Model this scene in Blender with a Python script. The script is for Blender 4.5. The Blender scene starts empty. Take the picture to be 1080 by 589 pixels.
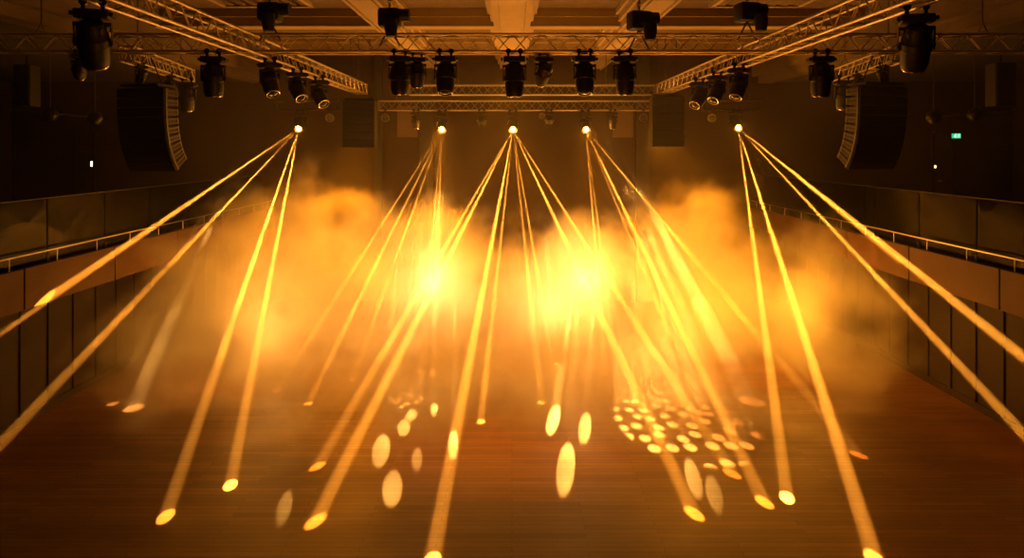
import bpy, bmesh, math, random
from mathutils import Vector, Matrix
random.seed(7)
PI = math.pi
C = bpy.context.scene.collection
sc = bpy.context.scene

# ------------------------------------------------------------------ camera, world, exposure
H = 5.8          # eye height: camera stands on the rear balcony
F = 750.0        # focal length in pixels of the 1080x589 frame
CX, CY = 540.0, 156.0
cam_d = bpy.data.cameras.new('camera'); cam = bpy.data.objects.new('camera', cam_d); C.objects.link(cam)
cam.location = (0, 0, H); cam.rotation_euler = (PI/2, 0, 0)
cam_d.sensor_width = 36; cam_d.lens = 36*F/1080; cam_d.shift_y = -(294.5-CY)/1080
cam_d.clip_end = 200
sc.camera = cam
sc.view_settings.view_transform = 'Standard'; sc.view_settings.look = 'None'
sc.view_settings.gamma = 1; sc.view_settings.use_curve_mapping = False
sc.view_settings.exposure = 0.0
w = bpy.data.worlds.new('world'); sc.world = w; w.use_nodes = True
w.node_tree.nodes['Background'].inputs[0].default_value = (0.02, 0.008, 0.002, 1)
w.node_tree.nodes['Background'].inputs[1].default_value = 0.05
cy = sc.cycles
cy.use_denoising = True
cy.volume_bounces = 1; cy.max_bounces = 4; cy.diffuse_bounces = 2; cy.glossy_bounces = 2
cy.transmission_bounces = 3; cy.transparent_max_bounces = 24
cy.volume_step_rate = 2.0; cy.volume_max_steps = 128
cy.sample_clamp_indirect = 4.0; cy.sample_clamp_direct = 0
cy.use_light_tree = True
cy.caustics_reflective = False; cy.caustics_refractive = False

AMBER = (1.0, 0.32, 0.025)
BEAM_POWER = 31000.0
BEAM_DENS = 0.20
FOG_DENS = 1.0

def P(x, y, d):
    return Vector(((x-CX)/F*d, d, H-(y-CY)/F*d))

def light(name, kind, loc, target, power, color=AMBER, size=0.1, angle=40, blend=0.6, parent=None):
    l = bpy.data.lights.new(name, kind); l.energy = power; l.color = color
    if kind == 'AREA':
        l.shape = 'RECTANGLE'; l.size, l.size_y = size
    else:
        l.shadow_soft_size = size
    if kind == 'SPOT':
        l.spot_size = math.radians(angle); l.spot_blend = blend
    o = bpy.data.objects.new(name, l); C.objects.link(o); o.location = loc
    if target is not None:
        o.rotation_euler = (Vector(target)-Vector(loc)).to_track_quat('-Z', 'Y').to_euler()
    return o

# lamps added unseen, out of frame: warm fill for ceiling and trusses
light('ceiling_fill', 'AREA', (0, 7.5, 0.6), (0, 13, 9), 38, (1, 0.26, 0.01), (6, 0.6)).data.spread = math.radians(70)
light('truss_sidelight', 'SPOT', (2.2, 4.0, 3.0), (-5.0, 10.5, 7.6), 620, (1, 0.30, 0.015), 0.2, 34, 1.0)
light('truss_sidelight', 'SPOT', (-2.2, 4.0, 3.0), (5.0, 10.5, 7.6), 620, (1, 0.30, 0.015), 0.2, 34, 1.0)
# spots added at the rear without fixtures, turned down to light the smoke
SMOKE_FILL = [((-5.0, 25.8, 6.6), (-6.4, 17.8, 0.6), 3000, 50), ((-2.3, 23.3, 6.9), (-2.3, 20, 1.2), 3400, 46),
        ((0.0, 23.3, 6.9), (0.6, 19, 1.0), 2800, 50), ((2.4, 23.3, 6.9), (2.6, 20, 1.2), 3400, 46),
        ((5.0, 25.8, 6.6), (6.4, 18.2, 0.8), 2800, 50)]
for a, b, p, ang in SMOKE_FILL:
    light('smoke_fill_spot', 'SPOT', a, b, p*2.6, (1, 0.275, 0.006), 0.12, ang, 1.0)
for a, p in [((-6.2, 18.2, 1.5), 300), ((-2.3, 20.6, 2.1), 420), ((1.2, 20.6, 1.4), 260), ((2.4, 20.8, 2.1), 380), ((5.0, 18.6, 1.6), 380), ((7.4, 18.2, 1.7), 260), ((-4.2, 21.0, 2.6), 150)]:
    light('smoke_fill_point', 'POINT', a, None, p*1.5, (1, 0.32, 0.02), 1.0)  # points added inside the smoke to make it glow, no lamps seen there
for a, p in [((-2.25, 20.0, 2.0), 190), ((2.0, 20.2, 2.1), 150), ((1.1, 19.2, 1.5), 70), ((-6.3, 18.6, 1.3), 45)]:
    light('smoke_fill_core', 'POINT', a, None, p, (1, 0.55, 0.20), 0.4)  # smaller paler points added for the hot centres of the smoke

light('floor_fill', 'SPOT', (0, 12.9, 7.4), (0, 15.8, 0), 3800, (1, 0.30, 0.01), 0.15, 74, 1.0)  # added to brighten the middle of the floor, no such fixture seen
light('beam_uplight', 'SPOT', (0, 12.65, 7.9), (0, 14.4, 9), 150, (1, 0.34, 0.02), 0.05, 90, 1.0)

# ------------------------------------------------------------------ materials
def mat(name, color, rough=0.6, metal=0.0, noise=0.0, nscale=6.0, emit=None, bump=0.0):
    m = bpy.data.materials.new(name); m.use_nodes = True
    nt = m.node_tree; b = nt.nodes['Principled BSDF']
    b.inputs['Base Color'].default_value = (*color, 1); b.inputs['Roughness'].default_value = rough
    b.inputs['Metallic'].default_value = metal
    if noise or bump:
        tc = nt.nodes.new('ShaderNodeTexCoord'); n = nt.nodes.new('ShaderNodeTexNoise')
        n.inputs['Scale'].default_value = nscale; n.inputs['Detail'].default_value = 5
        nt.links.new(tc.outputs['Object'], n.inputs['Vector'])
        if noise:
            r = nt.nodes.new('ShaderNodeValToRGB')
            r.color_ramp.elements[0].color = (*[c*(1-noise) for c in color], 1)
            r.color_ramp.elements[1].color = (*[min(1, c*(1+noise)) for c in color], 1)
            r.color_ramp.elements[0].position = 0.3; r.color_ramp.elements[1].position = 0.7
            nt.links.new(n.outputs['Fac'], r.inputs['Fac']); nt.links.new(r.outputs['Color'], b.inputs['Base Color'])
        if bump:
            bp = nt.nodes.new('ShaderNodeBump'); bp.inputs['Strength'].default_value = bump
            bp.inputs['Distance'].default_value = 0.02
            nt.links.new(n.outputs['Fac'], bp.inputs['Height']); nt.links.new(bp.outputs['Normal'], b.inputs['Normal'])
    if emit:
        b.inputs['Emission Color'].default_value = (*emit[0], 1); b.inputs['Emission Strength'].default_value = emit[1]
    return m

M = {
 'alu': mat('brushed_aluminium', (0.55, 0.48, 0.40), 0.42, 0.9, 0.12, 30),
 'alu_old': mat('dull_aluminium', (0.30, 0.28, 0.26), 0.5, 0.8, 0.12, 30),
 'black': mat('black_plastic', (0.006, 0.006, 0.0065), 0.5, 0.0, 0.2, 20),
 'blackmetal': mat('black_metal', (0.010, 0.010, 0.011), 0.4, 0.3, 0.2, 20),
 'grille': mat('speaker_grille', (0.003, 0.003, 0.003), 0.7, 0.0, 0.3, 90),
 'cabinet': mat('painted_speaker_cabinet', (0.012, 0.011, 0.010), 0.55, 0.0, 0.2, 40),
 'chrome': mat('bright_steel', (0.7, 0.68, 0.62), 0.2, 1.0),
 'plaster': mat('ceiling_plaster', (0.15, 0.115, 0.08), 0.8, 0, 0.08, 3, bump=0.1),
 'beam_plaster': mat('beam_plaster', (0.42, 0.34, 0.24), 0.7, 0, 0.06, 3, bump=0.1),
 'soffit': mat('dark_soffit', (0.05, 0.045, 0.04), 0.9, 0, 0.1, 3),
 'wall': mat('dark_painted_wall', (0.040, 0.021, 0.011), 0.8, 0, 0.15, 1.5, bump=0.1),
 'wallpanel': mat('wall_panel', (0.16, 0.11, 0.075), 0.75, 0, 0.1, 2),
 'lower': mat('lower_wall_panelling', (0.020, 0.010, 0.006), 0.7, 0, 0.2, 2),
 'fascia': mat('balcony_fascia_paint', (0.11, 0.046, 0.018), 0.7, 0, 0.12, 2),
 'door': mat('dark_door', (0.035, 0.03, 0.028), 0.5, 0, 0.15, 4),
 'steel': mat('rail_steel', (0.6, 0.56, 0.5), 0.3, 1.0),
 'lens': mat('dark_lens', (0.03, 0.03, 0.035), 0.08, 0.2),
 'hot': mat('lit_lens', (1, 0.8, 0.5), 0.3, emit=((1.0, 0.62, 0.16), 60)),
 'tungsten': mat('lit_small_lamp', (1, 0.8, 0.5), 0.3, emit=((1.0, 0.6, 0.2), 5)),
 'led': mat('indicator_lamp', (1, 0.9, 0.6), 0.3, emit=((1.0, 0.75, 0.35), 6)),
 'green': mat('exit_sign_green', (0.0, 0.35, 0.16), 0.5, emit=((0.02, 0.55, 0.22), 1.1)),
 'signwhite': mat('exit_sign_white', (0.9, 0.95, 0.9), 0.5, emit=((0.75, 1.0, 0.8), 1.6)),
 'chain': mat('chain_steel', (0.1, 0.09, 0.08), 0.4, 0.8),
}
def glass_mat():
    m = bpy.data.materials.new('balcony_glass'); m.use_nodes = True; nt = m.node_tree
    nt.nodes.remove(nt.nodes['Principled BSDF']); out = nt.nodes['Material Output']
    t = nt.nodes.new('ShaderNodeBsdfTransparent'); t.inputs[0].default_value = (0.28, 0.28, 0.27, 1)
    g = nt.nodes.new('ShaderNodeBsdfGlossy'); g.inputs['Roughness'].default_value = 0.03; g.inputs['Color'].default_value = (0.35, 0.34, 0.32, 1)
    f = nt.nodes.new('ShaderNodeFresnel'); f.inputs[0].default_value = 1.5
    x = nt.nodes.new('ShaderNodeMixShader')
    nt.links.new(f.outputs[0], x.inputs[0]); nt.links.new(t.outputs[0], x.inputs[1]); nt.links.new(g.outputs[0], x.inputs[2])
    nt.links.new(x.outputs[0], out.inputs[0]); return m
M['glass'] = glass_mat()

def wood_floor():
    m = bpy.data.materials.new('wood_plank_floor'); m.use_nodes = True; nt = m.node_tree; b = nt.nodes['Principled BSDF']
    L = nt.links.new
    tc = nt.nodes.new('ShaderNodeTexCoord')
    br = nt.nodes.new('ShaderNodeTexBrick'); br.inputs['Scale'].default_value = 1.0
    br.inputs['Brick Width'].default_value = 2.2; br.inputs['Row Height'].default_value = 0.12
    br.inputs['Mortar Size'].default_value = 0.004; br.inputs['Color1'].default_value = (0.20, 0.095, 0.04, 1)
    br.inputs['Color2'].default_value = (0.13, 0.058, 0.024, 1); br.inputs['Mortar'].default_value = (0.02, 0.01, 0.005, 1)
    L(tc.outputs['Object'], br.inputs['Vector'])
    mp = nt.nodes.new('ShaderNodeMapping'); mp.inputs['Scale'].default_value = (1.2, 22, 1); L(tc.outputs['Object'], mp.inputs[0])
    n = nt.nodes.new('ShaderNodeTexNoise'); n.inputs['Scale'].default_value = 1.6; n.inputs['Detail'].default_value = 6; L(mp.outputs[0], n.inputs['Vector'])
    n2 = nt.nodes.new('ShaderNodeTexNoise'); n2.inputs['Scale'].default_value = 0.9; n2.inputs['Detail'].default_value = 4; L(tc.outputs['Object'], n2.inputs['Vector'])
    r = nt.nodes.new('ShaderNodeMapRange'); r.inputs['To Min'].default_value = 0.55; r.inputs['To Max'].default_value = 1.35; L(n.outputs['Fac'], r.inputs[0])
    mx = nt.nodes.new('ShaderNodeVectorMath'); mx.operation = 'SCALE'; L(br.outputs['Color'], mx.inputs[0]); L(r.outputs[0], mx.inputs['Scale'])
    L(mx.outputs[0], b.inputs['Base Color'])
    r2 = nt.nodes.new('ShaderNodeMapRange'); r2.inputs['To Min'].default_value = 0.34; r2.inputs['To Max'].default_value = 0.6; L(n2.outputs['Fac'], r2.inputs[0])
    L(r2.outputs[0], b.inputs['Roughness'])
    bp = nt.nodes.new('ShaderNodeBump'); bp.inputs['Strength'].default_value = 0.25; bp.inputs['Distance'].default_value = 0.01
    L(n.outputs['Fac'], bp.inputs['Height']); L(bp.outputs['Normal'], b.inputs['Normal'])
    return m
M['floor'] = wood_floor()

def vol_mat(name, dens, aniso=0.0, noise=None):
    m = bpy.data.materials.new(name); m.use_nodes = True; nt = m.node_tree
    nt.nodes.remove(nt.nodes['Principled BSDF']); out = nt.nodes['Material Output']
    s = nt.nodes.new('ShaderNodeVolumeScatter'); s.inputs['Color'].default_value = (1, 1, 1, 1)
    s.inputs['Density'].default_value = dens; s.inputs['Anisotropy'].default_value = aniso
    nt.links.new(s.outputs[0], out.inputs['Volume'])
    return m

# ------------------------------------------------------------------ mesh helpers
def add_box(bm, c, s, rot=None, bevel=0.0):
    b = bmesh.new(); bmesh.ops.create_cube(b, size=1.0)
    bmesh.ops.scale(b, vec=Vector(s), verts=b.verts)
    if bevel: bmesh.ops.bevel(b, geom=b.edges[:], offset=bevel, segments=2, affect='EDGES', profile=0.6)
    if rot is not None: bmesh.ops.transform(b, matrix=rot.to_4x4(), verts=b.verts)
    bmesh.ops.translate(b, vec=Vector(c), verts=b.verts); merge(bm, b)
def merge(bm, b):
    me = bpy.data.meshes.new('tmp'); b.to_mesh(me); b.free(); bm.from_mesh(me); bpy.data.meshes.remove(me)
def add_tube(bm, a, b_, r, r2=None, n=8, caps=True):
    a, b_ = Vector(a), Vector(b_); r2 = r if r2 is None else r2; d = b_-a
    b = bmesh.new(); bmesh.ops.create_cone(b, cap_ends=caps, segments=n, radius1=r, radius2=r2, depth=d.length)
    q = d.to_track_quat('Z', 'Y').to_matrix().to_4x4()
    bmesh.ops.transform(b, matrix=Matrix.Translation((a+b_)/2) @ q, verts=b.verts); merge(bm, b)
def add_lathe(bm, prof, n=24, mtx=None):
    rings = []
    for r, z in prof:
        if r < 1e-5: rings.append([bm.verts.new((0, 0, z))])
        else: rings.append([bm.verts.new((r*math.cos(2*PI*i/n), r*math.sin(2*PI*i/n), z)) for i in range(n)])
    for A, B in zip(rings, rings[1:]):
        for i in range(n):
            j = (i+1) % n
            if len(A) == 1 and len(B) == 1: continue
            if len(A) == 1: bm.faces.new((A[0], B[j], B[i]))
            elif len(B) == 1: bm.faces.new((A[i], A[j], B[0]))
            else: bm.faces.new((A[i], A[j], B[j], B[i]))
    if mtx is not None: bmesh.ops.transform(bm, matrix=mtx, verts=[v for R in rings for v in R])
def add_prism(bm, pts, x0, x1):     # polygon in (y,z), extruded along x
    a = [bm.verts.new((x0, y, z)) for y, z in pts]; b = [bm.verts.new((x1, y, z)) for y, z in pts]
    bm.faces.new(a); bm.faces.new(b[::-1]); n = len(pts)
    for i in range(n): bm.faces.new((a[i], b[i], b[(i+1) % n], a[(i+1) % n]))
def add_path(bm, pts, r, n=6):
    for a, b in zip(pts, pts[1:]): add_tube(bm, a, b, r, n=n)
def obj(name, bm, m, parent=None, smooth=False):
    bmesh.ops.recalc_face_normals(bm, faces=bm.faces)
    me = bpy.data.meshes.new(name); bm.to_mesh(me); bm.free()
    if smooth:
        for p in me.polygons: p.use_smooth = True
        try: me.set_sharp_from_angle(angle=math.radians(40))
        except Exception: pass
    o = bpy.data.objects.new(name, me); C.objects.link(o)
    me.materials.append(m)
    if parent is not None: o.parent = parent
    return o
def mk(name, fn, m, parent=None, smooth=False):
    bm = bmesh.new(); fn(bm); return obj(name, bm, m, parent, smooth)
def tag(o, label, cat, group=None, kind=None):
    if label: o['label'] = label
    if cat: o['category'] = cat
    if group: o['group'] = group
    if kind: o['kind'] = kind
    return o
def thing(name, label, cat, loc=(0, 0, 0), rotz=0, group=None):
    o = bpy.data.objects.new(name, None); C.objects.link(o); o.location = loc; o.rotation_euler = (0, 0, rotz)
    o.empty_display_size = 0.2
    return tag(o, label, cat, group)
def kids(o): return [x for x in bpy.data.objects if x.parent == o]
def copy_tree(o, parent=None):
    ch = kids(o); c = o.copy(); C.objects.link(c)
    if parent is not None: c.parent = parent
    for k in ch: copy_tree(k, c)
    return c
def struct(name, fn, m, parent=None, label=None):
    o = mk(name, fn, m, parent)
    if parent is None: o['kind'] = 'structure'
    if label: o['label'] = label
    return o

# ------------------------------------------------------------------ the room
D = 27.0; XW = 19.0; XB = 9.0; XL = 10.3; ZB = 3.5; ZF = 2.8; YN = -3.0
struct('floor', lambda b: add_box(b, (0, (YN+D)/2, -0.1), (2*XL+1, D-YN, 0.2)), M['floor'], label='dark brown wooden plank stage floor')
struct('wall_back', lambda b: add_box(b, (0, D+0.15, 4.8), (2*XW+0.6, 0.3, 9.8)), M['wall'], label='dark upper and lower rear wall of the hall')
for s, nm in ((-1, 'left'), (1, 'right')):
    struct('wall_upper_'+nm, lambda b: add_box(b, (s*(XW+0.15), (YN+D)/2, 6.6), (0.3, D-YN, 6.4)), M['wall'], label='upper %s wall behind the balcony' % nm)
    def lower(b):
        add_box(b, (s*(XL+0.15), (YN+D)/2, 1.4), (0.3, D-YN, 2.8))
        y = 8.6
        while y < D:      # vertical panel ribs of the panelling
            add_box(b, (s*(XL-0.01), y, 1.35), (0.05, 0.09, 2.7)); y += 0.9
        add_box(b, (s*(XL-0.01), (8+D)/2, 0.08), (0.06, D-8, 0.16))
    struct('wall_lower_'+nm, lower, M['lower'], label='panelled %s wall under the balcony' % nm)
    # balcony slab (structure) and its fascia of separate panels with dark joints
    def slab(b):
        add_box(b, (s*(XB+0.12+(XW-XB)/2), (YN+D)/2, (ZB+ZF)/2), (XW-XB-0.24, D-YN, ZB-ZF))
    struct('floor_balcony_'+nm, slab, M['soffit'], label='%s balcony slab' % nm)
    def fascia(b):
        y = 13.15 - 3*3.0
        while y < D:
            y1 = min(y+2.96, D)
            add_box(b, (s*(XB+0.06), (y+y1)/2, (ZB+ZF)/2+0.03), (0.12, y1-y, ZB-ZF+0.06), bevel=0.008); y += 3.0
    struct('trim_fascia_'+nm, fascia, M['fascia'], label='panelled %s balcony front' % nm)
    # low handrail on short balusters with glass balustrade behind
    t = thing('balcony_rail', 'thin steel rail on short posts along the %s balcony edge' % nm, 'railing', (s*XB, YN, ZB), group=None)
    mk('handrail', lambda b: add_tube(b, (s*0.05, 0, 0.30), (s*0.05, D-YN-0.1, 0.30), 0.017), M['steel'], t, True)
    for k in range(20):
        yy = 5.0+k*1.35
        if yy > D-YN-0.2: break
        mk('post', lambda b: (add_tube(b, (s*0.05, yy, 0.03), (s*0.05, yy, 0.29), 0.011), add_box(b, (s*0.05, yy, 0.04), (0.06, 0.08, 0.015))), M['steel'], t, True)
    g = thing('glass_balustrade', 'dark glass balustrade with slim top cap on the %s balcony' % nm, 'balustrade', (s*(XB+0.25), YN, ZB))
    for k in range(13):
        y0 = 3.15+k*2.0
        if y0+1.98 > D-YN: break
        mk('glass_pane', lambda b: add_box(b, (0, y0+0.99, 0.66), (0.018, 1.94, 1.24)), M['glass'], g)
        mk('clamp', lambda b: (add_box(b, (0, y0, 0.08), (0.06, 0.07, 0.16), bevel=0.006)), M['blackmetal'], g)
    mk('top_cap', lambda b: add_box(b, (0, (D-YN)/2, 1.30), (0.03, D-YN-0.2, 0.02)), M['blackmetal'], g)

# ceiling: recessed slab, longitudinal plaster beams, a cross beam, cornices, side soffits
ZC = H+3.0
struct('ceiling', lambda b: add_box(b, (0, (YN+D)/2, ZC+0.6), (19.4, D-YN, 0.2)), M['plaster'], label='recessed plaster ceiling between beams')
def long_beam(xa, xb):
    def f(b):
        xm, wd = (xa+xb)/2, abs(xb-xa)
        add_box(b, (xm, (YN+D)/2, ZC+0.25), (wd*0.72, D-YN, 0.5))
        add_box(b, (xm, (YN+D)/2, ZC+0.34), (wd*0.86, D-YN, 0.32))
        add_box(b, (xm, (YN+D)/2, ZC+0.43), (wd, D-YN, 0.16))
        add_box(b, (xm-wd*0.26, (YN+D)/2, ZC-0.02), (0.05, D-YN, 0.06)); add_box(b, (xm+wd*0.26, (YN+D)/2, ZC-0.02), (0.05, D-YN, 0.06))
    return f
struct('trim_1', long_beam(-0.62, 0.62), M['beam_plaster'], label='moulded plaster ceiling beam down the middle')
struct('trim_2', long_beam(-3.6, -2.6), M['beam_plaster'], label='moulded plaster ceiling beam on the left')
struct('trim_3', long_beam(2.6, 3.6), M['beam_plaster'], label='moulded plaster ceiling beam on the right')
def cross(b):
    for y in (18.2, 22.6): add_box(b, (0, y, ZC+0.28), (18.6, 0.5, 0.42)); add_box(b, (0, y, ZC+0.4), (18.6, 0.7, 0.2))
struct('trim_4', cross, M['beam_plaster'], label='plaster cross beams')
for s, n in ((-1, 5), (1, 6)):
    def corn(b):
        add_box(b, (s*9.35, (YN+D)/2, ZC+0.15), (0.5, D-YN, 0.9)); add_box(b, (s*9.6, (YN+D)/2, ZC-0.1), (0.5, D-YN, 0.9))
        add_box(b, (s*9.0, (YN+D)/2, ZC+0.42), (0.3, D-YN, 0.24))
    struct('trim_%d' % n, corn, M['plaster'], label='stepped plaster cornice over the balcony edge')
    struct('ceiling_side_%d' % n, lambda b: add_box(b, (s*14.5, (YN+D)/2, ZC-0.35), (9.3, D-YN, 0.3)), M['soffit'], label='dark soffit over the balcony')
for s in (-1, 1):
    t = thing('ceiling_grille', 'ribbed grille panel in the %s of the ceiling' % ('left' if s < 0 else 'right'), 'vent', (s*5.9, 16.0, ZC+0.5), 0)
    mk('frame', lambda b: [add_box(b, c, z) for c, z in (((0, -1.2, -0.05), (2.2, 0.1, 0.1)), ((0, 1.2, -0.05), (2.2, 0.1, 0.1)), ((-1.05, 0, -0.05), (0.1, 2.4, 0.1)), ((1.05, 0, -0.05), (0.1, 2.4, 0.1)))], M['beam_plaster'], t)
    for k in range(7):
        mk('slat', lambda b: add_box(b, (-0.9+k*0.3, 0, -0.04), (0.22, 2.3, 0.05), rot=Matrix.Rotation(0.2, 3, 'Y')), M['plaster'], t)

# rear wall features
def rect_on_back(x0, y0, x1, y1, d=D):
    a, b = P(x0, y0, d), P(x1, y1, d); return a.x, b.x, b.z, a.z
for i, (x0, y0, x1, y1) in enumerate(((419, 112, 441, 145), (646, 112, 668, 145))):
    a, b_, z0, z1 = rect_on_back(x0, y0, x1, y1)
    struct('trim_%d' % (7+i), lambda b: add_box(b, ((a+b_)/2, D-0.03, (z0+z1)/2), (b_-a, 0.06, z1-z0), bevel=0.015), M['wallpanel'], label='pale rectangular panel on the rear wall')
for i, (x0, x1) in enumerate(((443, 457), (670, 684), (396, 404))):
    a, b_ = P(x0, 0, D).x, P(x1, 0, D).x
    struct('trim_%d' % (9+i), lambda b: add_box(b, ((a+b_)/2, D-0.12, 4.7), (b_-a, 0.24, 9.4)), M['door'], label='dark pilaster on the rear wall')
def door(n, x0, x1, ytop):
    a, b_, z1 = P(x0, 0, D).x, P(x1, 0, D).x, P(0, ytop, D).z
    o = struct('door_%d' % n, lambda b: add_box(b, ((a+b_)/2, D-0.05, (ZB+z1)/2), (b_-a, 0.1, z1-ZB), bevel=0.01), M['door'], label='dark balcony door')
    mk('door_frame', lambda b: [add_box(b, c, z) for c, z in (((a-0.05, D-0.06, (ZB+z1)/2), (0.1, 0.12, z1-ZB+0.1)), ((b_+0.05, D-0.06, (ZB+z1)/2), (0.1, 0.12, z1-ZB+0.1)), (((a+b_)/2, D-0.06, z1+0.05), (b_-a, 0.12, 0.1)))], M['lower'], o)
    xh = b_-0.12 if a < 0 else a+0.12
    mk('door_handle', lambda b: (add_tube(b, (xh, D-0.11, ZB+1.05), (xh, D-0.18, ZB+1.05), 0.012), add_tube(b, (xh, D-0.17, ZB+1.05), (xh+0.12*(-1 if a < 0 else 1), D-0.17, ZB+1.05), 0.012)), M['steel'], o)
door(1, 82, 99, 139); door(2, 984, 1002, 141)
# exit sign (green running-man box) above/right of the right door
ex = P(1008.3, 143.5, D-0.15)
t = thing('exit_sign', 'small glowing green running man exit sign on the right rear wall', 'exit sign', (ex.x, ex.y, ex.z))
mk('housing', lambda b: add_box(b, (0, 0.06, 0), (0.38, 0.14, 0.22), bevel=0.01), M['blackmetal'], t)
mk('face', lambda b: add_box(b, (0, -0.015, 0), (0.34, 0.012, 0.18)), M['green'], t)
def man(b):
    y = -0.024
    for p, q, r in (((-.03, .045), (-.045, 0), .014), ((-.045, 0), (-.015, -.03), .010), ((-.015, -.03), (-.02, -.07), .009), ((-.045, 0), (-.07, -.035), .010), ((-.07, -.035), (-.105, -.035), .009), ((-.032, .035), (0, .015), .008), ((-.035, .035), (-.075, .02), .008), ((-.075, .02), (-.08, -.01), .007)):
        add_tube(b, (p[0], y, p[1]), (q[0], y, q[1]), r, n=6)
    add_tube(b, (-.022, y-.004, .066), (-.022, y+.004, .066), .017, n=12)
    add_box(b, (.055, y, 0), (.006, .006, .15)); add_box(b, (.09, y, .072), (.07, .006, .006)); add_box(b, (.125, y, 0), (.006, .006, .15))
    add_box(b, (.09, y, -.0), (.05, .006, .01)); add_box(b, (.078, y, .012), (.03, .006, .008), rot=Matrix.Rotation(-.8, 3, 'Y')); add_box(b, (.078, y, -.012), (.03, .006, .008), rot=Matrix.Rotation(.8, 3, 'Y'))
mk('pictogram', man, M['signwhite'], t)
for x, y, nm, lab, m in ((96.5, 173, 'indicator_light', 'small upright pale lamp beside the left balcony door', 'led'), (986.5, 176, 'indicator_light', 'tiny amber lamp beside the right balcony door', 'tungsten')):
    p = P(x, y, D-0.2)
    t = thing(nm, lab, 'lamp', p)
    mk('housing', lambda b: add_box(b, (0, 0.06, 0), (0.12, 0.1, 0.26), bevel=0.01), M['black'], t)
    hh = 0.19 if x < 500 else 0.09
    mk('lamp', lambda b: add_box(b, (0, 0.0, 0), (0.06, 0.03, hh), bevel=0.008), M[m], t)

# ------------------------------------------------------------------ trusses
def truss(name, label, p0, p1, drops=(), s=0.30, period=0.53, m=None, r=0.025, up=Vector((0, 0, 1)), group=None):
    """box truss whose lower chord line nearest the viewer runs p0 -> p1; other chords offset up and away"""
    m = m or M['alu']; p0, p1 = Vector(p0), Vector(p1); d = (p1-p0); L = d.length; d.normalize()
    side = d.cross(up).normalized()
    if abs(side.y) > abs(side.x):
        if side.y < 0: side = -side
    elif side.x*p0.x < 0: side = -side       # away from hall centre
    t = thing(name, label, 'truss', p0, group=group)
    offs = [Vector((0, 0, 0)), side*s, up*s, side*s+up*s]
    for o in offs: mk('chord', lambda b: add_tube(b, o, o+d*L, r, n=10), m, t, True)
    for i, (a, b_) in enumerate(((0, 2), (1, 3), (0, 1), (2, 3))):
        def lac(bm):
            n = max(1, round(L/(period/2))); st = L/n; A, B = offs[a], offs[b_]
            if i % 2: A, B = B, A
            for k in range(n):
                u, v = (A, B) if k % 2 == 0 else (B, A)
                add_tube(bm, u+d*(k*st), v+d*((k+1)*st), r*0.42, n=6)
        mk('lacing', lac, m, t, True)
    for e in (0, L):
        def ends(bm):
            for a, b_ in ((0, 1), (2, 3), (0, 2), (1, 3)): add_tube(bm, offs[a]+d*e, offs[b_]+d*e, r*0.7, n=8)
        mk('end_frame', ends, m, t, True)
    for f in drops:      # suspension chains up to the ceiling
        q = side*(s/2)+up*s+d*(L*f); zc = (ZC+0.5 if abs((p0+q).x) < 9 else ZC-0.5)
        mk('hanging_chain', lambda b: (add_tube(b, q-side*(s/2), q+up*0.25, 0.009), add_tube(b, q+side*(s/2), q+up*0.25, 0.009), add_tube(b, q+up*0.25, Vector((q.x, q.y, zc-p0.z)), 0.012)), M['chain'], t)
    return t
zt = P(0, 54, 12.5).z
YF = 12.5; YR = 22.5; zr1 = P(0, 99.6, YR).z; zr2 = P(0, 115.5, YR).z
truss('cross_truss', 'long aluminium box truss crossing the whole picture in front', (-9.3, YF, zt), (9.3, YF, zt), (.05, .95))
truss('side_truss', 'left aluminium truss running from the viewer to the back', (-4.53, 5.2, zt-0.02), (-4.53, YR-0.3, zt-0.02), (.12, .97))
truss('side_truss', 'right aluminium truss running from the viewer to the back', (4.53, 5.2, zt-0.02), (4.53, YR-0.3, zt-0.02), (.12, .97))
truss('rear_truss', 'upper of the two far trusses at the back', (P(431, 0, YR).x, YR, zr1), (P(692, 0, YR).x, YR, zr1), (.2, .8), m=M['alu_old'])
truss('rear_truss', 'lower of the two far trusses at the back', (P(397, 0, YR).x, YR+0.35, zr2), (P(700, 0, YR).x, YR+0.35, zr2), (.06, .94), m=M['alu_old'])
truss('angled_truss', 'short angled truss above the left speaker array', P(141, 64, 15), P(205, 86, 19.2), (.15, .85), m=M['alu'])
truss('angled_truss', 'short angled truss above the right speaker array', P(941, 64, 15), P(877, 86, 19.2), (.15, .85), m=M['alu'])
# outrigger trusses at the rear for the two outer beam heads
truss('rear_side_truss', 'dark short truss holding the leftmost beam light', (P(286, 0, YR).x, YR+0.35, zr2), (P(352, 0, YR).x, YR+0.35, zr2), (.3, .8), m=M['blackmetal'])
truss('rear_side_truss', 'dark short truss holding the rightmost beam light', (P(746, 0, YR).x, YR+0.35, zr2), (P(808, 0, YR).x, YR+0.35, zr2), (.3, .8), m=M['blackmetal'])

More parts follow.
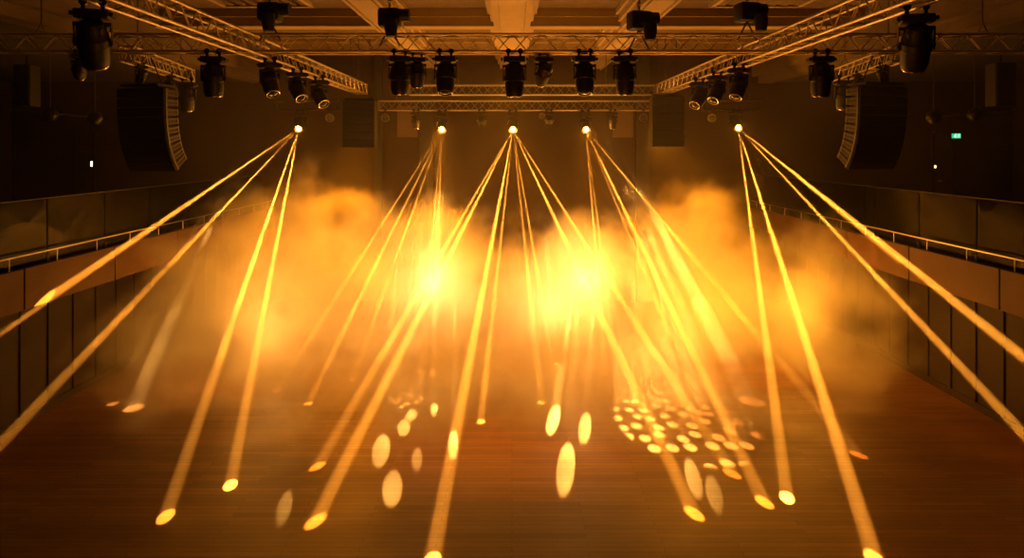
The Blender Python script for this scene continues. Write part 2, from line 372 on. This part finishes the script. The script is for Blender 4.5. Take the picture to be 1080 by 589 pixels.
# ------------------------------------------------------------------ moving head prototype (hangs below its origin)
# parts: clamp x2, base, yoke, head (> lens, lens_ring, rear_cap, vent)
def make_moving_head():
    t = thing('moving_head_light', 'p', 'stage light')
    for s in (-1, 1):
        mk('clamp', lambda b: (add_tube(b, (s*0.1, -0.03, 0.0), (s*0.1, 0.03, 0.0), 0.045, n=12), add_box(b, (s*0.1, 0, -0.065), (0.04, 0.05, 0.08))), M['blackmetal'], t)
    mk('base', lambda b: (add_box(b, (0, 0, -0.145), (0.36, 0.28, 0.10), bevel=0.02), add_box(b, (0.21, 0, -0.145), (0.03, 0.2, 0.05), bevel=0.008), add_box(b, (-0.21, 0, -0.145), (0.03, 0.2, 0.05), bevel=0.008)), M['black'], t)
    def yk(b):
        add_tube(b, (0, 0, -0.2), (0, 0, -0.245), 0.1, n=20)
        add_box(b, (0, 0, -0.26), (0.40, 0.12, 0.05), bevel=0.015)
        for s in (-1, 1):
            add_prism(b, [(-0.045, -0.24), (0.045, -0.24), (0.035, -0.46), (0.015, -0.51), (-0.015, -0.51), (-0.035, -0.46)], s*0.188-0.009, s*0.188+0.009)
            add_tube(b, (s*0.196, 0, -0.46), (s*0.206, 0, -0.46), 0.025, n=12)
    y = mk('yoke', yk, M['black'], t, True)
    h = mk('head', lambda b: add_lathe(b, [(0, 0.24), (0.07, 0.24), (0.115, 0.215), (0.135, 0.16), (0.145, 0.05), (0.155, 0.04), (0.155, -0.04), (0.145, -0.05), (0.14, -0.18), (0.128, -0.25), (0.118, -0.27), (0.108, -0.27), (0.106, -0.255), (0, -0.255)], 24), M['black'], t, True)
    h.location = (0, 0, -0.46); h.scale = (1.12, 1.12, 1.08)
    mk('lens', lambda b: add_lathe(b, [(0, -0.29), (0.05, -0.283), (0.085, -0.268), (0.103, -0.25), (0, -0.25)], 24), M['lens'], h, True)
    mk('lens_ring', lambda b: add_lathe(b, [(0.103, -0.262), (0.103, -0.28), (0.116, -0.284), (0.122, -0.27), (0.118, -0.255)], 24), M['chrome'], h, True)
    def vents(b):
        for k in range(10):
            a = 2*PI*k/10; add_box(b, (0.132*math.cos(a), 0.132*math.sin(a), 0.14), (0.01, 0.03, 0.07), rot=Matrix.Rotation(a, 3, 'Z'))
    mk('vent', vents, M['blackmetal'], h)
    mk('handle', lambda b: (add_tube(b, (-0.16, 0, 0.05), (-0.16, 0, 0.12), 0.01), add_tube(b, (0.16, 0, 0.05), (0.16, 0, 0.12), 0.01)), M['steel'], h, True)
    return t
HEAD = make_moving_head(); _used = []
DARK_LENS = next(g.data for k in kids(HEAD) for g in kids(k) if g.name == 'lens')
HOT_LENS = DARK_LENS.copy(); HOT_LENS.transform(Matrix.Diagonal((0.65, 0.65, 1, 1))); HOT_LENS.materials[0] = M['hot']
def place_head(px, py, d, label, group, tilt=0, pan=0, scale=1.0, lens=None, roll=0, world=None, clamp=None):
    """(px,py) = where the centre of the head shows, at distance d"""
    t = HEAD if not _used else copy_tree(HEAD); _used.append(1)
    c = P(px, py, d) if world is None else Vector(world)
    t.scale = (scale,)*3
    t.location = c+Vector((0, 0, 0.46*scale)) if clamp is None else clamp; t.rotation_euler = (0, roll, pan)
    for k in kids(t):
        if k.name.startswith('head'):
            k.rotation_euler = (tilt, 0, 0)
            for g in kids(k):
                if g.name.startswith('lens') and 'ring' not in g.name: g.data = HOT_LENS if lens else DARK_LENS
    tag(t, label, 'stage light', group)
    return t

# ------------------------------------------------------------------ beam lights on the rear truss
YC = YR+0.35
SRC = {1: (315, 136), 2: (466, 137), 3: (541, 137), 4: (618, 137), 5: (778.5, 135)}
YS = 22.63
def spot_nodes(l, power, expo='Linear', extra=0.0):
    """a collimated lamp: its light thins out more slowly than from a bare bulb"""
    l.energy = power; l.use_nodes = True; nt = l.node_tree; em = nt.nodes['Emission']
    fo = nt.nodes.new('ShaderNodeLightFalloff'); fo.inputs['Strength'].default_value = 1.0
    nt.links.new(fo.outputs[expo], em.inputs['Strength'])
    if extra:
        ma = nt.nodes.new('ShaderNodeMath'); ma.operation = 'MULTIPLY_ADD'; ma.inputs[1].default_value = extra
        nt.links.new(fo.outputs['Constant'], ma.inputs[0]); nt.links.new(fo.outputs['Linear'], ma.inputs[2])
        nt.links.new(ma.outputs[0], em.inputs['Strength'])
heads = {}
for k, (x, y) in SRC.items():
    lab = {1: 'leftmost lit beam light, throwing four beams to the left', 2: 'lit beam light second from left, under the rear truss', 3: 'lit beam light in the middle under the rear truss', 4: 'lit beam light right of the middle under the rear truss', 5: 'rightmost lit beam light, throwing beams to the right'}[k]
    lens_p = P(x, y, YS)
    # head tilts so that its lens looks at the viewer and down
    tilt = -0.95
    off = Vector((0, -0.27*math.sin(-tilt), -0.27*math.cos(tilt)))
    t = place_head(0, 0, 0, lab, 'lit beam lights on the rear truss', tilt=tilt, scale=1.0, lens=M['hot'], world=lens_p-off)
    heads[k] = (t, lens_p)
    fl = light('lamp_glow', 'POINT', lens_p+Vector((0, -0.12, -0.06)), None, 130, (1, 0.33, 0.02), 0.06)
# ------------------------------------------------------------------ spots and gobos falling on the floor
def floor_pt(x, y): return P(x, y, F*H/(y-CY)) if y > 300 else None
def rear(x, y=105, d=22.3): return P(x, y, d)
PATCH = [ # lamp pixel column at the back of the stage floor, lamp height, target px, cone deg, power
 (480, 1.5, 478, 468, 1.1, 6.0), (607, 1.4, 584, 441, 1.7, 6.0), (628, 1.5, 617, 450, 1.6, 1.6), (612, 1.7, 597, 491, 1.7, 1.7),
 (420, 2.4, 402, 474, 1.8, 2.0), (436, 2.8, 426, 451, 1.5, 2.2), (445, 3.2, 434, 438, 1.5, 2.2), (446, 2.2, 440, 484, 1.0, 1.4), (425, 3.2, 414, 514, 1.6, .7),
 (458, 1.6, 458, 432, .9, 2.0), (690, 2.0, 731, 503, 1.3, 1.6), (712, 2.4, 753, 520, 1.2, .8), (345, 2.6, 300, 535, 1.0, .7), (368, 2.6, 412, 421, 1.0, .8)]
for sx, sz, tx, ty, ang, pw in PATCH:
    a = P(sx, 0, 24.0); a.z = sz; b_ = floor_pt(tx, ty)
    l = light('floor_spot', 'SPOT', a, b_, 1.0, (1, 0.41, 0.06), 0.02, max(1.0, ang), 0.15); spot_nodes(l.data, pw*9000, 'Linear')
for src, tgt, ang, pw in ((rear(272, 118), P(177, 345, 17.2), 2.4, 15000), (rear(262, 122), P(152, 356, 17.2), 1.4, 4500), (rear(632, 118), P(757, 356, 17.3), 3.2, 19000), (rear(566, 118), P(583, 342, 19.5), 1.6, 20000), (rear(463, 118), P(459, 305, 19.5), 1.8, 16000)):
    l = light('smoke_spot', 'SPOT', src, tgt, 1.0, (1, 0.45, 0.08), 0.03, ang, 0.3); spot_nodes(l.data, pw)
def gobo(src, tgt, ang, power, scale, thr, seed):
    l = light('gobo_spot', 'SPOT', src, tgt, 1.0, (1, 0.39, 0.06), 0.012, ang, 0.15)
    spot_nodes(l.data, power); nt = l.data.node_tree; em = nt.nodes['Emission']; L = nt.links.new
    ge = nt.nodes.new('ShaderNodeNewGeometry'); q = l.rotation_euler.to_matrix(); axes = []
    for k in range(3):      # direction of the light ray along the lamp's own axes
        dp = nt.nodes.new('ShaderNodeVectorMath'); dp.operation = 'DOT_PRODUCT'; L(ge.outputs['Incoming'], dp.inputs[0])
        dp.inputs[1].default_value = q.col[k]; axes.append(dp.outputs['Value'])
    dx = nt.nodes.new('ShaderNodeMath'); dx.operation = 'DIVIDE'; L(axes[0], dx.inputs[0]); L(axes[2], dx.inputs[1])
    dy = nt.nodes.new('ShaderNodeMath'); dy.operation = 'DIVIDE'; L(axes[1], dy.inputs[0]); L(axes[2], dy.inputs[1])
    cb = nt.nodes.new('ShaderNodeCombineXYZ'); L(dx.outputs[0], cb.inputs[0]); L(dy.outputs[0], cb.inputs[1]); cb.inputs[2].default_value = seed
    vo = nt.nodes.new('ShaderNodeTexVoronoi'); vo.voronoi_dimensions = '2D'; vo.inputs['Scale'].default_value = scale; vo.inputs['Randomness'].default_value = 0.55
    L(cb.outputs[0], vo.inputs['Vector'])
    mr = nt.nodes.new('ShaderNodeMapRange'); mr.inputs['From Min'].default_value = thr; mr.inputs['From Max'].default_value = thr*0.8
    L(vo.outputs['Distance'], mr.inputs[0])
    cm = nt.nodes.new('ShaderNodeMath'); cm.operation = 'MULTIPLY'; L(mr.outputs[0], cm.inputs[0])
    L(em.inputs['Strength'].links[0].from_socket, cm.inputs[1]); L(cm.outputs[0], em.inputs['Strength'])
gobo(rear(634, 128, 22.2), floor_pt(716, 441), 17.0, 7500, 27, 0.33, 0)
gobo(rear(480, 128, 22.2), floor_pt(428, 422), 5.0, 12000, 40, 0.34, 3)

# ------------------------------------------------------------------ unlit moving heads etc. under the front truss
G1 = 'unlit moving heads under the front truss'
FR = [ # px, py, d, tilt, pan, scale, label
 (421.5, 82, 12.5, 0.1, 0.2, 1.0, 'black moving head with glinting top under the front truss, far left of the middle row'),
 (470, 80, 12.5, -0.25, 0.0, 1.0, 'black moving head hanging second from left under the front truss'),
 (542.5, 80.5, 12.5, 0.0, 0, 1.05, 'black moving head hanging straight down in the centre of the front truss'),
 (573, 74, 12.8, 0.9, 0.3, .8, 'black moving head tipped sideways just right of the central one'),
 (616.5, 80, 12.5, -0.2, 0.0, 1.0, 'black moving head right of centre under the front truss'),
 (659, 82, 12.5, 0.15, -0.3, 1.0, 'black moving head with glinting base nearest the right of the middle row'),
 (225, 78, 12.5, 0.1, 0.1, 1.05, 'large black moving head under the front truss left of the left side truss'),
 (866, 78, 12.5, 0.1, -0.1, 1.05, 'large black moving head under the front truss with a bright lens rim'),
]
for x, y, d, ti, pa, s_, lab in FR: place_head(x, y, d, lab, G1, ti, pa, s_, clamp=Vector((P(x, y, d).x, d, zt)))
G2 = 'black spotlights along the side trusses'
for sx, d, ti, pa, s_, lab in (
 (-1, 13.3, -0.5, 0.8, .95, 'black light nearest the viewer under the left side truss'),
 (-1, 15.0, -0.7, 0.8, .95, 'light with brass coloured rim second under the left side truss'),
 (-1, 16.7, -0.8, 0.8, 1.0, 'black light furthest back under the left side truss'),
 (1, 14.2, -0.5, -0.8, .95, 'black light nearest the viewer under the right side truss'),
 (1, 15.7, -0.7, -0.8, .95, 'black light second under the right side truss'),
 (1, 17.2, -0.8, -0.8, 1.0, 'black light furthest back under the right side truss')):
    place_head(0, 0, 0, lab, G2, ti, pa, s_, clamp=Vector((sx*4.53, d, zt-0.02)))
G3 = 'lights under the truss ends and angled trusses'
def ang_pt(s_, t):
    a, b_ = P(141, 64, 15), P(205, 86, 19.2); p = a.lerp(b_, t); return Vector((s_*-p.x, p.y, p.z))
for c, ti, pa, s_, lab in (
 (ang_pt(-1, .85), 0.2, 0.2, 1.1, 'small black light beside the left speaker array'),
 (ang_pt(1, .72), 0.2, -0.2, 1.1, 'small black light beside the right speaker array'),
 (ang_pt(-1, .10), 0.7, 0.9, .6, 'tiny light with brass glint above the left end of the left array'),
 (ang_pt(-1, .55), 0.6, -0.7, .6, 'tiny light with bright lens above the right edge of the left array'),
 (ang_pt(1, .10), 0.7, -0.9, .6, 'tiny light above the right end of the right array'),
 (ang_pt(1, .48), 0.6, 0.7, .6, 'tiny light with brass glint above the left edge of the right array'),
 (Vector((-4.83, 8.2, zt-0.02)), 0.5, 0.3, 1.0, 'large black light high at the top left corner'),
 (Vector((4.83, 8.5, zt-0.02)), 0.5, -0.3, 1.0, 'large black light high at the top right corner'),
 (Vector((P(84, 0, 12.5).x, 12.5, zt)), 1.0, 0.5, .7, 'dim small light under the left end of the front truss'),
 (Vector((P(440, 0, 12.8).x, 12.8, zt)), 0.3, 0.2, .8, 'small unlit light just behind the left middle moving head')):
    place_head(0, 0, 0, lab, G3, ti, pa, s_, clamp=c)
G4 = 'unlit lights under the lower rear truss'
for x, lab, ti in ((439, 'square black light left of the second lit beam light', 0), (508, 'round black light between the second and middle lit heads', 1.2),
    (579, 'black light between the middle and fourth lit heads', 1.0), (646, 'square black light right of the fourth lit beam light', 0)):
    place_head(0, 0, 0, lab, G4, ti, 0, 0.8, clamp=Vector((P(x, 0, YC).x, YC, zr2)))

# round LED par cans facing the viewer
def make_par():
    t = thing('par_can_light', 'p', 'stage light')
    mk('body', lambda b: add_lathe(b, [(0, 0.16), (0.09, 0.16), (0.15, 0.10), (0.165, -0.05), (0.165, -0.09), (0.15, -0.09), (0.15, -0.06), (0, -0.06)], 24, Matrix.Rotation(-PI/2, 4, 'X')), M['alu_old'], t, True)
    def cells(b):
        for i in range(7):
            r = 0 if i == 0 else 0.09; a = i*PI/3
            add_lathe(b, [(0, -0.085), (0.03, -0.08), (0.04, -0.06)], 12, Matrix.Rotation(-PI/2, 4, 'X') @ Matrix.Translation((r*math.cos(a), r*math.sin(a), 0)))
    mk('led_lens', cells, M['chrome'], t, True)
    mk('bracket', lambda b: add_path(b, [(-0.19, 0, 0), (-0.19, 0, 0.2), (0, 0, 0.28), (0.19, 0, 0.2), (0.19, 0, 0)], 0.014), M['blackmetal'], t)
    mk('clamp', lambda b: add_tube(b, (0, -0.03, 0.31), (0, 0.03, 0.31), 0.045), M['blackmetal'], t)
    return t
par0 = make_par()
for i, (x, y, lab) in enumerate(((348, 126, 'round lamp of seven lenses left of the far left speaker'), (406.5, 126.5, 'round lamp of seven lenses right of the far left speaker'), (678.5, 126, 'round lamp of seven lenses left of the far right speaker'), (750.5, 125, 'round lamp of seven lenses right of the far right speaker'), (571.5, 128, 'tiny round lamp between the middle lit heads'))):
    t = par0 if i == 0 else copy_tree(par0); sc_ = .6 if i == 4 else .8; t.location = (P(x, y, YC).x, YC, zr2-0.32*sc_); t.rotation_euler = (0.0, 0, 0)
    if i == 4: t.scale = (.6,)*3
    else: t.scale = (.8,)*3
    tag(t, lab, 'stage light', 'round par cans at the back')

# chain hoists above the front truss
def make_hoist():
    t = thing('chain_hoist', 'p', 'hoist')
    mk('motor', lambda b: (add_box(b, (0, 0, 0.14), (0.30, 0.26, 0.26), bevel=0.05), add_tube(b, (0.12, 0, 0.18), (0.27, 0, 0.18), 0.09, n=16), add_tube(b, (0, -0.13, 0.15), (0, -0.17, 0.15), 0.08, n=16)), M['black'], t, True)
    mk('chain_bag', lambda b: add_lathe(b, [(0, -0.18), (0.07, -0.17), (0.09, -0.05), (0.085, 0.06), (0, 0.06)], 14, Matrix.Translation((0.06, -0.25, 0.02))), M['black'], t, True)
    mk('hook', lambda b: (add_tube(b, (0, 0, 0.26), (0, 0, 0.34), 0.02), add_path(b, [(0.03*math.cos(a), 0, 0.37+0.03*math.sin(a)) for a in [i*PI/5 for i in range(9)]], 0.008)), M['steel'], t)
    def ch(b):
        for k in range(6):
            z = 0.36+k*0.09
            add_tube(b, (0.006*(k % 2), 0, z), (0.006*(k % 2), 0, z+0.1), 0.011, n=6)
    mk('chain', ch, M['chain'], t)
    mk('sling', lambda b: (add_tube(b, (0, 0, 0.02), (-0.14, 0, -0.24), 0.012), add_tube(b, (0, 0, 0.02), (0.14, 0, -0.24), 0.012)), M['chain'], t)
    return t
h0 = make_hoist()
for i, (x, y, lab) in enumerate(((285, 24, 'black chain hoist at the left truss corner'), (411, 30, 'black chain hoist on the front truss left of the centre beam'), (674, 33, 'black chain hoist on the front truss right of the centre beam'), (788, 24, 'black chain hoist at the right truss corner'))):
    t = h0 if i == 0 else copy_tree(h0); p = P(x, y, YF+0.15); t.location = (p.x, p.y, p.z); t.rotation_euler = (0, 0, 0 if i < 2 else 0.2)
    t.scale = (1.3,)*3
    tag(t, lab, 'hoist', 'chain hoists above the front truss')

# ------------------------------------------------------------------ line arrays
def line_array(name, label, top, mirror, n=8, bw=1.14, bh=0.205, group=None):
    t = thing(name, label, 'speaker', top, group=group)
    s = -1 if mirror else 1
    mk('fly_frame', lambda b: (add_box(b, (0, 0.25, 0.06), (bw*0.8, 0.6, 0.05)), add_tube(b, (-0.3, 0.3, 0.08), (-0.1, 0.2, 0.66), 0.012), add_tube(b, (0.3, 0.3, 0.08), (0.1, 0.2, 0.66), 0.012)), M['blackmetal'], t)
    y = 0.0; z = 0.0; ang = 0.0
    da = [0.0, 0.02, 0.03, 0.05, 0.08, 0.1, 0.12, 0.13]
    for k in range(n):
        ang += da[min(k, 7)]*0.9
        R = Matrix.Rotation(ang, 4, 'X')      # front tips down, bottom swings away from viewer
        T = Matrix.Translation((0, y, z)) @ R
        def cab(b):
            add_prism(b, [(0, 0), (0.45, -0.03), (0.45, -bh+0.03), (0, -bh+0.008)], -bw/2, bw/2)
            bmesh.ops.bevel(b, geom=b.edges[:], offset=0.008, segments=1, affect='EDGES')
        c = mk('speaker_cabinet', cab, M['cabinet'], t); c.matrix_local = T
        mk('grille', lambda b: add_box(b, (0, -0.006, -bh/2), (bw*0.985, 0.016, bh*0.9)), M['grille'], c)
        for q in (-1, 1):
            mk('side_plate', lambda b: (add_box(b, (q*(bw/2+0.006), 0.06, -bh/2), (0.014, 0.05, bh*0.98)), add_box(b, (q*(bw/2+0.006), 0.40, -bh/2), (0.014, 0.04, bh*0.7)), add_box(b, (q*(bw/2+0.006), 0.23, -bh/2+0.04), (0.012, 0.34, 0.02)), add_box(b, (q*(bw/2+0.006), 0.23, -bh/2-0.04), (0.012, 0.34, 0.014))), M['chain'], c)
        v = R @ Vector((0, 0, -bh)); y += v.y; z += v.z
    t.rotation_euler = (0, 0, 0.20*s*-1)
    return t
pA = P(148, 93, 15.0); pB = P(932, 91, 15.0)
line_array('line_array_speaker', 'large black curved stack of speakers hanging at the left', pA, False, group='large hanging speaker arrays', n=9, bh=0.205)
line_array('line_array_speaker', 'large black curved stack of speakers hanging at the right', pB, True, group='large hanging speaker arrays', n=9, bh=0.205)
def far_array(x0, x1, y0, y1, d, label):
    a, b_ = P(x0, y0, d), P(x1, y1, d); wd = b_.x-a.x; ht = a.z-b_.z; n = 6
    t = thing('hanging_speaker', label, 'speaker', ((a.x+b_.x)/2, d, a.z), group='smaller hanging speakers at the back')
    for k in range(n):
        h = ht/n
        c = mk('speaker_cabinet', lambda b: add_box(b, (0, 0.25, -h*(k+0.5)), (wd, 0.5, h*0.97), bevel=0.01), M['cabinet'], t)
        mk('grille', lambda b: add_box(b, (0, -0.004, -h*(k+0.5)), (wd*0.96, 0.02, h*0.86)), M['grille'], c)
    mk('fly_frame', lambda b: (add_box(b, (0, 0.25, 0.05), (wd*0.9, 0.4, 0.06)), add_tube(b, (-wd*.3, 0.25, 0.05), (-wd*.3, 0.25, ZC+0.5-a.z), 0.012), add_tube(b, (wd*.3, 0.25, 0.05), (wd*.3, 0.25, ZC+0.5-a.z), 0.012)), M['blackmetal'], t)
far_array(361, 395, 106, 156, 21.5, 'black rectangular speaker stack left of the rear trusses')
far_array(688, 722, 102, 155, 21.5, 'black rectangular speaker stack right of the rear trusses')
# small box speakers high on the side
for x0, x1, y0, y1, lab in ((14, 32, 68, 112, 'dark box speaker at the far left edge'), (1050, 1072, 66, 112, 'dark box speaker at the far right edge')):
    d = 18; a, b_ = P(x0, y0, d), P(x1, y1, d)
    t = thing('box_speaker', lab, 'speaker', ((a.x+b_.x)/2, d, (a.z+b_.z)/2), group='box speakers at the sides')
    wd, ht = b_.x-a.x, a.z-b_.z
    c = mk('speaker_cabinet', lambda b: add_box(b, (0, 0.2, 0), (wd, 0.4, ht), bevel=0.02), M['cabinet'], t)
    mk('grille', lambda b: add_box(b, (0, -0.01, 0), (wd*0.9, 0.03, ht*0.94)), M['grille'], c)
    mk('bracket', lambda b: add_tube(b, (0, 0.2, ht/2), (0, 0.2, ZC-0.5-(a.z+b_.z)/2), 0.03), M['blackmetal'], t)

# pendant bars with round lamps over the balconies
for s, ball, bar, lab in ((-1, ((53, 121), (100, 125)), ((11, 116), (100, 124)), 'left'), (1, ((1028, 121), (985, 124)), ((1074, 117), (985, 123)), 'right')):
    d = 17.0; A, B = P(*bar[0], d), P(*bar[1], d)
    t = thing('pendant_bar_lamp', 'thin bar with two round dark lamps hanging over the %s balcony' % lab, 'lamp', A)
    mk('bar', lambda b: add_tube(b, (0, 0, 0), B-A, 0.02), M['steel'], t, True)
    for q in ball:
        p = P(*q, d)-A
        sh = mk('lamp_shade', lambda b: add_lathe(b, [(0, 0.17), (0.08, 0.16), (0.15, 0.09), (0.175, 0), (0.15, -0.09), (0.09, -0.15), (0.075, -0.15), (0, -0.1)], 20, Matrix.Translation(p)), M['blackmetal'], t, True)
        mk('cord', lambda b: add_tube(b, p+Vector((0, 0, 0.16)), p+Vector((0, 0, ZC-0.5-(p+A).z)), 0.009), M['chain'], t)

# ------------------------------------------------------------------ the beams
BEAMS = [  # head, end pixel on the floor, brightness
 (1, -75, 400, 1.0), (1, -62, 535, 1.0), (1, 175, 545, 1.7), (1, 243, 512, 1.5),
 (2, 292, 412, .8), (2, 325, 426, .8), (2, 372, 401, .8), (2, 443, 392, 1.0), (2, 457, 396, 1.2),
 (3, 335, 492, .7), (3, 333, 550, 1.0), (3, 455, 594, .9), (3, 507, 445, .6), (3, 571, 425, .6), (3, 588, 412, .8), (3, 732, 542, 1.0), (3, 772, 500, .75),
 (4, 638.5, 394, 1.2), (4, 651, 394, .7), (4, 727, 403, .8), (4, 806, 530, .8), (4, 905, 480, .8),
 (5, 830, 525, .8), (5, 923, 591, 1.1), (5, 1140, 523, 1.1), (5, 1128, 416, 1.2), (5, 950, 277, .5),
]
BM = vol_mat('haze_in_beam', BEAM_DENS, 0.4)
def beam_end(src, px, py):
    """follow the ray of the beam to the first surface of the hall it meets"""
    d = F*H/(py-CY) if py > 330 else 0
    if py in (400, 416): d = 11.6
    if py == 277: d = 16.0
    e = P(px, py, d)
    v = (e-src)
    if d == 11.6: v = v*((XL-0.02-abs(src.x))/(abs(e.x)-abs(src.x)))
    return src+v
bmi = 0
for k, px, py, br in BEAMS:
    t, sp = heads[k]; e = beam_end(sp, px, py); v = e-sp; L = v.length; d = v.normalized()
    s0 = sp+d*0.12
    l = light('beam_lamp', 'SPOT', s0, e, 1.0, AMBER, 0.006, 1.15, 0.5)
    spot_nodes(l.data, BEAM_POWER*br, 'Linear', 0.45)
    half = math.radians(0.56)
    def shp(b):
        add_tube(b, s0+d*0.02, e, 0.014, 0.014+half*L*1.0, n=20)
    o = mk('light_beam', shp, BM, None, True)
    o.parent = t; o.matrix_parent_inverse = t.matrix_world.inverted()
    bpy.context.view_layer.update()
    o.matrix_parent_inverse = t.matrix_world.inverted()
    bmi += 1

# ------------------------------------------------------------------ smoke
def smoke():
    me = bpy.data.meshes.new('stage_smoke'); bm = bmesh.new(); add_box(bm, (0, 19, 3.5), (20, 14, 7)); bm.to_mesh(me); bm.free()
    o = bpy.data.objects.new('stage_smoke', me); C.objects.link(o)
    tag(o, 'billowing amber lit smoke filling the back of the stage', 'smoke', kind='stuff')
    m = bpy.data.materials.new('stage_smoke'); m.use_nodes = True; nt = m.node_tree
    nt.nodes.remove(nt.nodes['Principled BSDF']); out = nt.nodes['Material Output']
    s = nt.nodes.new('ShaderNodeVolumeScatter'); s.inputs['Color'].default_value = (0.99, 0.97, 0.94, 1); s.inputs['Anisotropy'].default_value = 0.15
    at = nt.nodes.new('ShaderNodeAttribute'); at.attribute_name = 'density'
    nt.links.new(at.outputs['Fac'], s.inputs['Density']); nt.links.new(s.outputs[0], out.inputs['Volume'])
    me.materials.append(m)
    ng = bpy.data.node_groups.new('smoke_field', 'GeometryNodeTree')
    ng.interface.new_socket('Geometry', in_out='INPUT', socket_type='NodeSocketGeometry')
    ng.interface.new_socket('Geometry', in_out='OUTPUT', socket_type='NodeSocketGeometry')
    N = ng.nodes.new; L = ng.links.new
    gout = N('NodeGroupOutput'); vc = N('GeometryNodeVolumeCube'); sm = N('GeometryNodeSetMaterial'); sm.inputs['Material'].default_value = m
    lo, hi = (-11.5, 12.2, 0.02), (11.5, 26.6, 8.0)
    vc.inputs['Min'].default_value = lo; vc.inputs['Max'].default_value = hi
    vc.inputs['Resolution X'].default_value = 230; vc.inputs['Resolution Y'].default_value = 144; vc.inputs['Resolution Z'].default_value = 90
    L(vc.outputs[0], sm.inputs['Geometry']); L(sm.outputs[0], gout.inputs[0])
    pos = N('GeometryNodeInputPosition')
    def math_(op, a, b=None, c=None, clamp=False):
        n = N('ShaderNodeMath'); n.operation = op; n.use_clamp = clamp
        for i, v in enumerate((a, b, c)):
            if v is None: continue
            if isinstance(v, (int, float)): n.inputs[i].default_value = v
            else: L(v, n.inputs[i])
        return n.outputs[0]
    def noise(scale, detail, rough, off=(0, 0, 0), dist=0):
        va = N('ShaderNodeVectorMath'); va.operation = 'ADD'; L(pos.outputs[0], va.inputs[0]); va.inputs[1].default_value = off
        n = N('ShaderNodeTexNoise'); n.inputs['Scale'].default_value = scale; n.inputs['Detail'].default_value = detail
        n.inputs['Roughness'].default_value = rough; n.inputs['Distortion'].default_value = dist; L(va.outputs[0], n.inputs['Vector']); return n
    # warped position
    wn = noise(0.55, 3, 0.5)
    ws = N('ShaderNodeVectorMath'); ws.operation = 'SUBTRACT'; L(wn.outputs['Color'], ws.inputs[0]); ws.inputs[1].default_value = (0.5, 0.5, 0.5)
    wm = N('ShaderNodeVectorMath'); wm.operation = 'SCALE'; L(ws.outputs[0], wm.inputs[0]); wm.inputs['Scale'].default_value = 2.6
    wp = N('ShaderNodeVectorMath'); wp.operation = 'ADD'; L(pos.outputs[0], wp.inputs[0]); L(wm.outputs[0], wp.inputs[1])
    def blob(c, r, wgt):
        a = N('ShaderNodeVectorMath'); a.operation = 'SUBTRACT'; L(wp.outputs[0], a.inputs[0]); a.inputs[1].default_value = c
        d = N('ShaderNodeVectorMath'); d.operation = 'DIVIDE'; L(a.outputs[0], d.inputs[0]); d.inputs[1].default_value = r
        ln = N('ShaderNodeVectorMath'); ln.operation = 'LENGTH'; L(d.outputs[0], ln.inputs[0])
        mr = N('ShaderNodeMapRange'); mr.interpolation_type = 'SMOOTHSTEP'
        mr.inputs['From Min'].default_value = 1.0; mr.inputs['From Max'].default_value = 0.35; mr.inputs['To Max'].default_value = wgt
        L(ln.outputs['Value'], mr.inputs['Value']); return mr.outputs[0]
    BL = [((-6.2, 19.8, 1.8), (4.6, 4.4, 3.9), .80), ((-2.6, 20.8, 1.6), (3.6, 4.6, 3.6), .95), ((1.4, 20.8, 1.4), (4.0, 4.6, 3.4), .9),
          ((5.2, 20.2, 1.8), (4.2, 4.2, 3.7), .85), ((8.4, 20.5, 1.4), (3.0, 3.6, 3.2), .60), ((-5.6, 20.8, 3.3), (4.6, 4.0, 2.4), .42), ((5.6, 21.0, 3.2), (4.6, 3.8, 2.1), .34),
          ((-8.8, 18.8, 1.0), (2.6, 3.4, 2.4), .55), ((0, 16.0, 0.4), (9, 3.6, 2.0), .74), ((-5.8, 17.2, 1.3), (3.6, 3.4, 2.5), .74), ((5.8, 17.4, 1.3), (3.4, 3.2, 2.3), .66),
          ((-7.0, 16.2, 1.7), (3.0, 3.0, 2.9), .85), ((7.6, 18.0, 1.4), (3.0, 3.2, 2.7), .72),
          (tuple(P(180, 346, 17.0)), (0.8, 1.4, 1.3), 1.7), (tuple(P(752, 345, 17.4)), (1.0, 1.3, 1.3), 1.7)]
    acc = None
    for c, r, wgt in BL:
        b = blob(c, r, wgt); acc = b if acc is None else math_('MAXIMUM', acc, b)
    fine = noise(0.62, 7, 0.60, (3, 1, 9), 0.25)
    fm = math_('MULTIPLY', math_('SUBTRACT', fine.outputs['Fac'], 0.5), 3.2)
    dens = math_('MULTIPLY', math_('ADD', math_('ADD', acc, fm), -0.30, clamp=False), 0.75)
    dens = math_('MINIMUM', math_('MAXIMUM', dens, 0.0), 0.75)
    gate = N('ShaderNodeMapRange'); gate.inputs['From Min'].default_value = 0.0; gate.inputs['From Max'].default_value = 0.22; L(acc, gate.inputs[0])
    dens = math_('MULTIPLY', dens, gate.outputs[0])
    # thin haze everywhere in the domain, patchy
    hz = noise(0.35, 4, 0.55, (7, 2, 4)); hm = N('ShaderNodeMapRange'); hm.inputs['From Min'].default_value = 0.35; hm.inputs['From Max'].default_value = 0.7
    hm.inputs['To Min'].default_value = 0.001; hm.inputs['To Max'].default_value = 0.010; L(hz.outputs['Fac'], hm.inputs[0])
    tot = math_('ADD', dens, hm.outputs[0]); tot = math_('MULTIPLY', tot, FOG_DENS)
    L(tot, vc.inputs['Density'])
    md = o.modifiers.new('smoke', 'NODES'); md.node_group = ng
smoke()
